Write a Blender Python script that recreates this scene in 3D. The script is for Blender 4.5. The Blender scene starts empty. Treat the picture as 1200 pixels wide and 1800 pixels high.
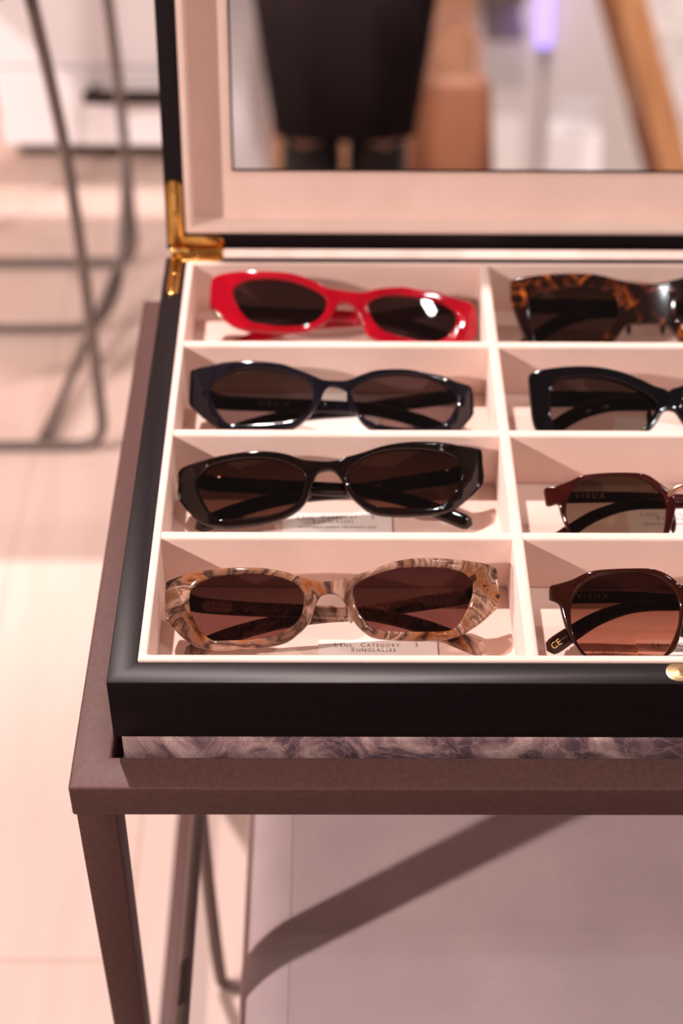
import bpy, bmesh, math, random
from mathutils import Vector, Matrix
R = math.radians
SC = bpy.context.scene
COL = SC.collection

# ------------------------------------------------------------ camera, world, lights
cam_d = bpy.data.cameras.new('camera')
cam = bpy.data.objects.new('camera', cam_d); COL.objects.link(cam)
CAM_P, CAM_Y, CAM_R = R(42.515), R(-0.5586), R(0.5262)
fw = Vector((-math.sin(CAM_Y)*math.cos(CAM_P), math.cos(CAM_Y)*math.cos(CAM_P), -math.sin(CAM_P)))
rt = Vector((math.cos(CAM_Y), math.sin(CAM_Y), 0)); up = rt.cross(fw)
rt, up = math.cos(CAM_R)*rt + math.sin(CAM_R)*up, math.cos(CAM_R)*up - math.sin(CAM_R)*rt
cam.matrix_world = Matrix(((rt.x, up.x, -fw.x, 0), (rt.y, up.y, -fw.y, 0), (rt.z, up.z, -fw.z, .965), (0, 0, 0, 1)))
cam_d.sensor_fit = 'VERTICAL'; cam_d.sensor_height = 36; cam_d.lens = 55.172
cam_d.clip_start = .02
cam_d.dof.use_dof = True; cam_d.dof.focus_distance = .700; cam_d.dof.aperture_fstop = 5.0
SC.camera = cam
SC.view_settings.view_transform = 'Standard'; SC.view_settings.look = 'None'
SC.view_settings.exposure = 0.2; SC.view_settings.gamma = 1; SC.view_settings.use_curve_mapping = False

world = bpy.data.worlds.new('world'); SC.world = world; world.use_nodes = True
WB = world.node_tree.nodes['Background']
WB.inputs[0].default_value = (1, .74, .66, 1); WB.inputs[1].default_value = .10

def spot(name, loc, target, power, color, radius=.03, size=60, blend=.3):
    d = bpy.data.lights.new(name, 'SPOT'); o = bpy.data.objects.new(name, d); COL.objects.link(o)
    d.energy = power; d.color = color; d.shadow_soft_size = radius; d.spot_size = R(size); d.spot_blend = blend
    o.location = loc
    o.rotation_euler = (Vector(target) - Vector(loc)).to_track_quat('-Z', 'Y').to_euler()
    return o
def area(name, loc, target, power, color, sx, sy):
    d = bpy.data.lights.new(name, 'AREA'); o = bpy.data.objects.new(name, d); COL.objects.link(o)
    d.energy = power; d.color = color; d.shape = 'RECTANGLE'; d.size = sx; d.size_y = sy
    o.location = loc
    o.rotation_euler = (Vector(target) - Vector(loc)).to_track_quat('-Z', 'Y').to_euler()
    return o
# spotlight at the front left: throws the shadows of the box walls, the lid rim and the table leg
K = Vector((1, .62, -.66)).normalized(); P0 = Vector((.05, .58, .45))
spot('track_spotlight', P0 - K*2.3, P0, 138, (1, .82, .77), .022, 95)
# spotlight high behind the table on the left: shadow of the box on the front rail
K = Vector((.5, -.93, -2.0)).normalized(); P0 = Vector((.0, .5, .45))
spot('key_and_fill_spot', P0 - K*2.1, P0, 185, (1, .83, .80), .028, 75)
# fill spots added around the shop, no such lamps in view
spot('key_and_fill_spot', (1.7, .5, 2.5), (.2, .5, .3), 50, (1, .82, .76), .04, 80)  # added fill from the right, lifts the shadows
spot('key_and_fill_spot', (-1.5, .35, 2.4), (-.45, 1.62, .1), 150, (1, .82, .78), .04, 36, .6)  # added to brighten the white cabinet and the floor by it
spot('low_fill_spot', (-2.3, .55, 1.15), (-.45, 1.50, .1), 170, (1, .85, .80), .05, 42, .5)  # added low at the left, brightens the floor beneath the chair seat
spot('key_and_fill_spot', (.3, -1.6, 2.5), (.3, -2.2, 0), 90, (1, .84, .78), .05, 110)  # added fill over the far side of the shop
spot('key_and_fill_spot', (.1, .6, 2.6), (.1, -2.0, .4), 330, (1, .87, .82), .05, 60)  # added to light the person and furniture that the mirror shows
spot('key_and_fill_spot', (1.25, -.25, 2.5), (0, .55, .45), 9, (1, .88, .84), .03, 60)  # added weak spot for pinpoint highlights on the frames
area('ceiling_panel', (.72, -.08, 2.4), (.1, .6, .4), 3, (.95, .97, 1), .045, .11)

# ------------------------------------------------------------ helpers
def link(o, parent=None):
    COL.objects.link(o)
    if parent is not None: o.parent = parent
    return o
def tag(o, label, cat, group=None):
    o['label'] = label; o['category'] = cat
    if group: o['group'] = group
    return o
def thing(name, label, cat, loc=(0, 0, 0), rot=(0, 0, 0), group=None):
    o = bpy.data.objects.new(name, None); COL.objects.link(o); o.empty_display_size = .02
    o.location = loc; o.rotation_euler = rot
    return tag(o, label, cat, group)
def obj(name, bm, mat, parent=None, smooth=False, loc=None, rot=None):
    me = bpy.data.meshes.new(name)
    bmesh.ops.recalc_face_normals(bm, faces=bm.faces[:])
    if smooth:
        for f in bm.faces: f.smooth = True
    bm.to_mesh(me); bm.free()
    if smooth: me.set_sharp_from_angle(angle=R(smooth if smooth is not True else 40))
    me.materials.append(mat)
    o = bpy.data.objects.new(name, me)
    if loc is not None: o.location = loc
    if rot is not None: o.rotation_euler = rot
    return link(o, parent)
def struct(name, bm, mat):
    o = obj(name, bm, mat); o['kind'] = 'structure'; return o
def box(bm, x0, x1, y0, y1, z0, z1, bev=0, seg=2):
    b = bmesh.new()
    bmesh.ops.create_cube(b, size=1)
    for v in b.verts:
        v.co = Vector(((x0+x1)/2 + v.co.x*(x1-x0), (y0+y1)/2 + v.co.y*(y1-y0), (z0+z1)/2 + v.co.z*(z1-z0)))
    if bev: bmesh.ops.bevel(b, geom=b.edges[:], offset=bev, segments=seg, profile=.5, affect='EDGES')
    merge(bm, b)
def merge(bm, b):
    m = {}
    for v in b.verts: m[v] = bm.verts.new(v.co)
    for f in b.faces:
        try: bm.faces.new([m[v] for v in f.verts])
        except ValueError: pass
    b.free()
def ring(bm, ox0, ox1, oy0, oy1, ix0, ix1, iy0, iy1, z0, z1, bev=0, seg=2):
    b = bmesh.new()
    o = [(ox0, oy0), (ox1, oy0), (ox1, oy1), (ox0, oy1)]; i = [(ix0, iy0), (ix1, iy0), (ix1, iy1), (ix0, iy1)]
    V = [[b.verts.new((x, y, z)) for x, y in L] for z in (z0, z1) for L in (o, i)]
    for k in range(4):
        n = (k+1) % 4
        b.faces.new((V[0][k], V[0][n], V[2][n], V[2][k])); b.faces.new((V[1][n], V[1][k], V[3][k], V[3][n]))
        b.faces.new((V[2][k], V[2][n], V[3][n], V[3][k])); b.faces.new((V[0][n], V[0][k], V[1][k], V[1][n]))
    bmesh.ops.recalc_face_normals(b, faces=b.faces[:])
    if bev:
        ed = [e for e in b.edges if len(e.link_faces) == 2 and e.calc_face_angle(0) > .5]
        bmesh.ops.bevel(b, geom=ed, offset=bev, segments=seg, profile=.5, affect='EDGES')
    merge(bm, b)
def catmull(P, n=4, closed=True):
    out = []; N = len(P); P = [Vector(p) for p in P]
    rng = range(N) if closed else range(N-1)
    for i in rng:
        if closed: a, b, c, d = P[i-1], P[i], P[(i+1) % N], P[(i+2) % N]
        else: a, b, c, d = P[max(i-1, 0)], P[i], P[i+1], P[min(i+2, N-1)]
        # centripetal-ish tension to keep corners tidy
        for k in range(n):
            t = k/n
            m1 = (c-a)*.5; m2 = (d-b)*.5
            L = (c-b).length
            if m1.length > L: m1 *= L/m1.length
            if m2.length > L: m2 *= L/m2.length
            out.append((2*t**3-3*t**2+1)*b + (t**3-2*t**2+t)*m1 + (-2*t**3+3*t**2)*c + (t**3-t**2)*m2)
    if not closed: out.append(P[-1])
    return out
def tube(bm, pts, r, n=10, cap=True):
    pts = [Vector(p) for p in pts]; rings = []; nrm = None
    for i, p in enumerate(pts):
        t = (pts[min(i+1, len(pts)-1)] - pts[max(i-1, 0)]).normalized()
        if nrm is None:
            nrm = t.orthogonal().normalized()
        nrm = (nrm - t*nrm.dot(t)).normalized(); bn = t.cross(nrm)
        rr = r[i] if isinstance(r, (list, tuple)) else r
        rings.append([bm.verts.new(p + nrm*rr*math.cos(a) + bn*rr*math.sin(a)) for a in [2*math.pi*k/n for k in range(n)]])
    for a, b in zip(rings, rings[1:]):
        for k in range(n): bm.faces.new((a[k], a[(k+1) % n], b[(k+1) % n], b[k]))
    if cap: bm.faces.new(rings[0][::-1]); bm.faces.new(rings[-1])
def cyl(bm, c, r, h, n=24, axis='Z', bev=0):
    b = bmesh.new(); bmesh.ops.create_cone(b, cap_ends=True, segments=n, radius1=r, radius2=r, depth=h)
    if bev: bmesh.ops.bevel(b, geom=[e for e in b.edges if e.calc_face_angle(0) > 1], offset=bev, segments=2, profile=.5, affect='EDGES')
    if axis == 'X': bmesh.ops.rotate(b, verts=b.verts[:], matrix=Matrix.Rotation(R(90), 3, 'Y'))
    if axis == 'Y': bmesh.ops.rotate(b, verts=b.verts[:], matrix=Matrix.Rotation(R(90), 3, 'X'))
    bmesh.ops.translate(b, verts=b.verts[:], vec=Vector(c)); merge(bm, b)
def text_mesh(name, body, size, mat, parent, loc, rot=(0, 0, 0), ext=.00004, spacing=1.0, sx=1.0, align='CENTER', bold=0):
    cu = bpy.data.curves.new(name, 'FONT'); cu.body = body; cu.size = size; cu.extrude = ext
    cu.align_x = align; cu.align_y = 'CENTER'; cu.space_character = spacing; cu.offset = bold; cu.resolution_u = 3
    t = bpy.data.objects.new(name+'_src', cu); COL.objects.link(t)
    dg = bpy.context.evaluated_depsgraph_get(); me = bpy.data.meshes.new_from_object(t.evaluated_get(dg))
    bpy.data.objects.remove(t); bpy.data.curves.remove(cu)
    me.materials.clear(); me.materials.append(mat)
    for v in me.vertices: v.co.x *= sx
    o = bpy.data.objects.new(name, me); o.location = loc; o.rotation_euler = rot
    return link(o, parent)

# ------------------------------------------------------------ materials
def mat(name, base=(.5, .5, .5), rough=.5, metal=0, coat=0, spec=.5, build=None, **kw):
    m = bpy.data.materials.new(name); m.use_nodes = True; nt = m.node_tree
    b = nt.nodes['Principled BSDF']
    b.inputs['Base Color'].default_value = (*base, 1); b.inputs['Roughness'].default_value = rough
    b.inputs['Metallic'].default_value = metal; b.inputs['Coat Weight'].default_value = coat
    b.inputs['Specular IOR Level'].default_value = spec
    for k, v in kw.items(): b.inputs[k.replace('_', ' ')].default_value = v
    if build: build(nt, b)
    return m
def N(nt, t, **kw):
    n = nt.nodes.new(t)
    for k, v in kw.items():
        if k in n.inputs: n.inputs[k].default_value = v
        else: setattr(n, k, v)
    return n
def coords(nt, scale=(1, 1, 1), rot=(0, 0, 0), kind='Object'):
    tc = N(nt, 'ShaderNodeTexCoord'); mp = N(nt, 'ShaderNodeMapping')
    mp.inputs['Scale'].default_value = scale; mp.inputs['Rotation'].default_value = rot
    nt.links.new(tc.outputs[kind], mp.inputs['Vector']); return mp.outputs['Vector']
def ramp(nt, fac, stops, interp='LINEAR'):
    r = N(nt, 'ShaderNodeValToRGB'); r.color_ramp.interpolation = interp
    while len(r.color_ramp.elements) < len(stops): r.color_ramp.elements.new(.5)
    for e, (p, c) in zip(r.color_ramp.elements, stops): e.position = p; e.color = (*c, 1)
    nt.links.new(fac, r.inputs['Fac']); return r.outputs['Color']
def bump(nt, b, fac, strength, dist=.001):
    n = N(nt, 'ShaderNodeBump'); n.inputs['Strength'].default_value = strength; n.inputs['Distance'].default_value = dist
    nt.links.new(fac, n.inputs['Height']); nt.links.new(n.outputs['Normal'], b.inputs['Normal'])
def noisy(scale, c0, c1, bs=.2, detail=6, stretch=(1, 1, 1), dist=.001, bscale=None, p0=.35, p1=.65):
    def f(nt, b):
        v = coords(nt, stretch)
        n = N(nt, 'ShaderNodeTexNoise', Scale=scale, Detail=detail); nt.links.new(v, n.inputs['Vector'])
        nt.links.new(ramp(nt, n.outputs['Fac'], [(p0, c0), (p1, c1)]), b.inputs['Base Color'])
        if bs:
            n2 = N(nt, 'ShaderNodeTexNoise', Scale=bscale or scale, Detail=3); nt.links.new(v, n2.inputs['Vector'])
            bump(nt, b, n2.outputs['Fac'], bs, dist)
    return f
def planks(nt, b):
    v = coords(nt, (1, 1, 1), (0, 0, R(90)))
    br = N(nt, 'ShaderNodeTexBrick', Scale=1.0); br.offset = .37
    br.inputs['Brick Width'].default_value = 1.6; br.inputs['Row Height'].default_value = .14; br.inputs['Mortar Size'].default_value = .0012
    br.inputs['Color1'].default_value = (.70, .55, .49, 1); br.inputs['Color2'].default_value = (.63, .49, .435, 1); br.inputs['Mortar'].default_value = (.5, .36, .28, 1)
    nt.links.new(v, br.inputs['Vector'])
    v2 = coords(nt, (12, 1.2, 1)); n = N(nt, 'ShaderNodeTexNoise', Scale=3, Detail=5); nt.links.new(v2, n.inputs['Vector'])
    mx = N(nt, 'ShaderNodeMix'); mx.data_type = 'RGBA'; mx.blend_type = 'MULTIPLY'; mx.inputs[0].default_value = .5
    nt.links.new(br.outputs['Color'], mx.inputs[6]); nt.links.new(ramp(nt, n.outputs['Fac'], [(.3, (.82, .75, .7)), (.7, (1, 1, 1))]), mx.inputs[7])
    nt.links.new(mx.outputs[2], b.inputs['Base Color'])
M_floor = mat('floor_oak', rough=.5, build=planks)
M_wall = mat('wall_paint', (.80, .74, .71), .8, build=noisy(3, (.79, .73, .70), (.82, .76, .73), .05))
M_panel = mat('cabinet_lacquer', (.83, .79, .79), .5, build=noisy(2, (.88, .86, .88), (.91, .89, .91), 0))
M_warmwood = mat('warm_wood', (.45, .22, .12), .5, build=noisy(6, (.36, .17, .09), (.52, .27, .15), .1, stretch=(1, 8, 1)))
def m_suede(nt, b):
    v = coords(nt)
    n = N(nt, 'ShaderNodeTexNoise', Scale=900, Detail=2); nt.links.new(v, n.inputs['Vector'])
    n1 = N(nt, 'ShaderNodeTexNoise', Scale=35, Detail=4); nt.links.new(v, n1.inputs['Vector'])
    nt.links.new(ramp(nt, n1.outputs['Fac'], [(.3, (.84, .635, .55)), (.7, (.90, .695, .61))]), b.inputs['Base Color'])
    bump(nt, b, n.outputs['Fac'], .35, .0004)
M_suede = mat('pink_suede', rough=.95, spec=.15, build=m_suede, Sheen_Weight=.25)
M_lacquer = mat('black_lacquer', (.008, .004, .006), .38, spec=.22, build=noisy(500, (.006, .003, .004), (.010, .006, .008), .05, dist=.0001))
M_metalpaint = mat('brown_powder_coat', (.07, .038, .034), .5, spec=.25, build=noisy(400, (.100, .048, .041), (.120, .060, .053), .15, dist=.0002))
def m_marble(nt, b):
    v = coords(nt)
    w = N(nt, 'ShaderNodeTexNoise', Scale=30, Detail=8, Distortion=1.6); nt.links.new(v, w.inputs['Vector'])
    n = N(nt, 'ShaderNodeTexVoronoi', Scale=70); n.feature = 'DISTANCE_TO_EDGE'
    mx = N(nt, 'ShaderNodeMix'); mx.data_type = 'VECTOR'; mx.inputs[0].default_value = .06
    nt.links.new(v, mx.inputs[4]); nt.links.new(w.outputs['Color'], mx.inputs[5]); nt.links.new(mx.outputs[1], n.inputs['Vector'])
    a = ramp(nt, w.outputs['Fac'], [(.34, (.085, .052, .066)), (.48, (.15, .095, .11)), (.56, (.30, .20, .20)), (.70, (.52, .38, .36))])
    c = ramp(nt, n.outputs['Distance'], [(0, (.62, .44, .42)), (.035, (.2, .13, .14)), (.09, (0, 0, 0))])
    ad = N(nt, 'ShaderNodeMix'); ad.data_type = 'RGBA'; ad.blend_type = 'ADD'; ad.inputs[0].default_value = .28
    nt.links.new(a, ad.inputs[6]); nt.links.new(c, ad.inputs[7]); nt.links.new(ad.outputs[2], b.inputs['Base Color'])
M_marble = mat('veined_marble', rough=.3, build=m_marble)
M_brass = mat('brass', (.83, .45, .12), .16, 1)
M_palebrass = mat('pale_brass', (.90, .68, .36), .28, 1)
M_darkgap = mat('dark_metal', (.03, .022, .02), .4, .6)
M_chrome = mat('steel', (.6, .55, .52), .2, 1)
M_mirror = mat('mirror_glass', (.90, .88, .88), .0, 1)
M_blackmetal = mat('dark_wire', (.13, .10, .09), .45, .3)
M_fabric = mat('mauve_weave', rough=.95, spec=.1, build=None)
def m_weave(nt, b):
    v = coords(nt)
    w1 = N(nt, 'ShaderNodeTexWave', Scale=260, Distortion=.6, Detail=1); w1.bands_direction = 'X'; nt.links.new(v, w1.inputs['Vector'])
    w2 = N(nt, 'ShaderNodeTexWave', Scale=200, Distortion=.6, Detail=1); w2.bands_direction = 'Y'; nt.links.new(v, w2.inputs['Vector'])
    n = N(nt, 'ShaderNodeTexNoise', Scale=14, Detail=6); nt.links.new(v, n.inputs['Vector'])
    ad = N(nt, 'ShaderNodeMath', operation='ADD'); nt.links.new(w1.outputs['Fac'], ad.inputs[0]); nt.links.new(w2.outputs['Fac'], ad.inputs[1])
    nt.links.new(ramp(nt, n.outputs['Fac'], [(.3, (.62, .50, .52)), (.7, (.74, .60, .61))]), b.inputs['Base Color'])
    bump(nt, b, ad.outputs[0], .4, .0006)
m_weave(M_fabric.node_tree, M_fabric.node_tree.nodes['Principled BSDF'])
def acetate(name, stops, scale, rough=.06, distortion=2.5, trans=0.0, coat=1.0, stretch=(1, 1, 1), wave=True):
    def f(nt, b):
        v = coords(nt, stretch)
        if wave:
            n0 = N(nt, 'ShaderNodeTexNoise', Scale=scale*.45, Detail=3, Distortion=1.2); nt.links.new(v, n0.inputs['Vector'])
            mx = N(nt, 'ShaderNodeMix'); mx.data_type = 'VECTOR'; mx.inputs[0].default_value = .035
            nt.links.new(v, mx.inputs[4]); nt.links.new(n0.outputs['Color'], mx.inputs[5])
            n = N(nt, 'ShaderNodeTexWave', Scale=scale, Distortion=distortion, Detail=3); n.bands_direction = 'DIAGONAL'
            nt.links.new(mx.outputs[1], n.inputs['Vector'])
        else:
            n = N(nt, 'ShaderNodeTexNoise', Scale=scale, Detail=4, Distortion=distortion); nt.links.new(v, n.inputs['Vector'])
        nt.links.new(ramp(nt, n.outputs['Fac'], stops), b.inputs['Base Color'])
    return mat(name, rough=rough, coat=coat*.5, spec=.35, build=f, Transmission_Weight=trans, Coat_Roughness=.03, IOR=1.5)
M_ac = {
 'marble': acetate('marbled_brown_acetate', [(.32, (.03, .010, .006)), (.385, (.30, .09, .025)), (.42, (.28, .135, .085)), (.465, (.05, .022, .015)), (.495, (.22, .105, .07)), (.55, (.52, .31, .215)), (.58, (.12, .05, .03)), (.61, (.38, .195, .125)), (.66, (.22, .09, .04)), (.685, (.38, .13, .04)), (.71, (.05, .02, .01))], 24, distortion=1.9, trans=.15, wave=False),
 'brown': acetate('dark_brown_acetate', [(.5, (.004, .0015, .001)), (.72, (.012, .003, .002)), (.85, (.2, .05, .012))], 60, distortion=1.5, trans=.0, wave=False),
 'black': acetate('smoky_black_acetate', [(.4, (.004, .003, .006)), (.8, (.014, .010, .018))], 40, distortion=1.0, wave=False),
 'red': acetate('cherry_red_acetate', [(.35, (.27, .001, .008)), (.7, (.42, .003, .016))], 40, distortion=1.0, wave=False),
 'panto': acetate('chestnut_acetate', [(.35, (.012, .002, .001)), (.7, (.035, .005, .002))], 50, distortion=1.0, wave=False, trans=.1),
 'round': acetate('dark_cherry_acetate', [(.35, (.012, .002, .0015)), (.75, (.06, .004, .003))], 50, distortion=1.0, wave=False, trans=.1),
 'blackthick': acetate('piano_black_acetate', [(.4, (.002, .0015, .002)), (.8, (.004, .003, .005))], 40, distortion=1.0, wave=False),
 'tortoise': acetate('tortoise_acetate', [(.50, (.010, .003, .002)), (.60, (.07, .015, .005)), (.70, (.40, .10, .015))], 85, distortion=1.0, wave=False),
}
def lens_mat(name, top, bottom, v0=-.022, v1=.010, refl=1.0, tint=(1, .92, .9)):
    m = bpy.data.materials.new(name); m.use_nodes = True; nt = m.node_tree; nt.nodes.clear()
    out = N(nt, 'ShaderNodeOutputMaterial'); tr = N(nt, 'ShaderNodeBsdfTransparent'); gl = N(nt, 'ShaderNodeBsdfGlossy', Roughness=.02)
    gl.inputs['Color'].default_value = (*tint, 1)
    fr = N(nt, 'ShaderNodeFresnel', IOR=1.5); mu = N(nt, 'ShaderNodeMath', operation='MULTIPLY'); mu.inputs[1].default_value = refl
    tc = N(nt, 'ShaderNodeTexCoord'); sp = N(nt, 'ShaderNodeSeparateXYZ'); mr = N(nt, 'ShaderNodeMapRange')
    mr.inputs['From Min'].default_value = v0; mr.inputs['From Max'].default_value = v1
    nt.links.new(tc.outputs['Object'], sp.inputs[0]); nt.links.new(sp.outputs['Y'], mr.inputs['Value'])
    nt.links.new(ramp(nt, mr.outputs['Result'], [(0, bottom), (1, top)]), tr.inputs['Color'])
    mx = N(nt, 'ShaderNodeMixShader'); nt.links.new(fr.outputs[0], mu.inputs[0]); nt.links.new(mu.outputs[0], mx.inputs[0])
    nt.links.new(tr.outputs[0], mx.inputs[1]); nt.links.new(gl.outputs[0], mx.inputs[2]); nt.links.new(mx.outputs[0], out.inputs['Surface'])
    return m
M_lens = {
 'marble': lens_mat('brown_gradient_lens', (.070, .026, .028), (.20, .085, .072), refl=1.0, v1=.013),
 'brown': lens_mat('dark_brown_lens', (.045, .018, .015), (.10, .045, .032), refl=1.2),
 'black': lens_mat('dark_grey_lens', (.10, .068, .065), (.20, .14, .135), refl=1.3),
 'red': lens_mat('smoke_lens', (.08, .05, .05), (.08, .05, .05), refl=1.5),
 'panto': lens_mat('amber_gradient_lens', (.035, .010, .008), (.55, .25, .17), -.026, .006),
 'round': lens_mat('olive_lens', (.07, .045, .03), (.24, .18, .14), refl=1.1),
 'blackthick': lens_mat('charcoal_lens', (.07, .045, .045), (.20, .15, .13), refl=1.3),
 'tortoise': lens_mat('grey_brown_lens', (.07, .04, .035), (.10, .06, .05), refl=1.3),
}
M_paper = mat('white_card', (.95, .89, .84), .8)
M_ink = mat('grey_ink', (.22, .17, .16), .8)
M_inkdark = mat('dark_ink', (.08, .06, .06), .8)
M_gold = mat('gold_print', (.95, .60, .22), .4, .3)
M_clear = mat('clear_pad', (.85, .72, .66), .1, Transmission_Weight=.7)
def m_glitter(nt, b):
    v = coords(nt); n = N(nt, 'ShaderNodeTexVoronoi', Scale=1800); nt.links.new(v, n.inputs['Vector'])
    nt.links.new(ramp(nt, n.outputs['Color'], [(.2, (.6, .4, .34)), (.7, (1, .9, .85))]), b.inputs['Base Color'])
    bump(nt, b, n.outputs['Distance'], .8, .0005)
M_glitter = mat('glitter_plate', rough=.5, metal=.2, build=m_glitter)

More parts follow.
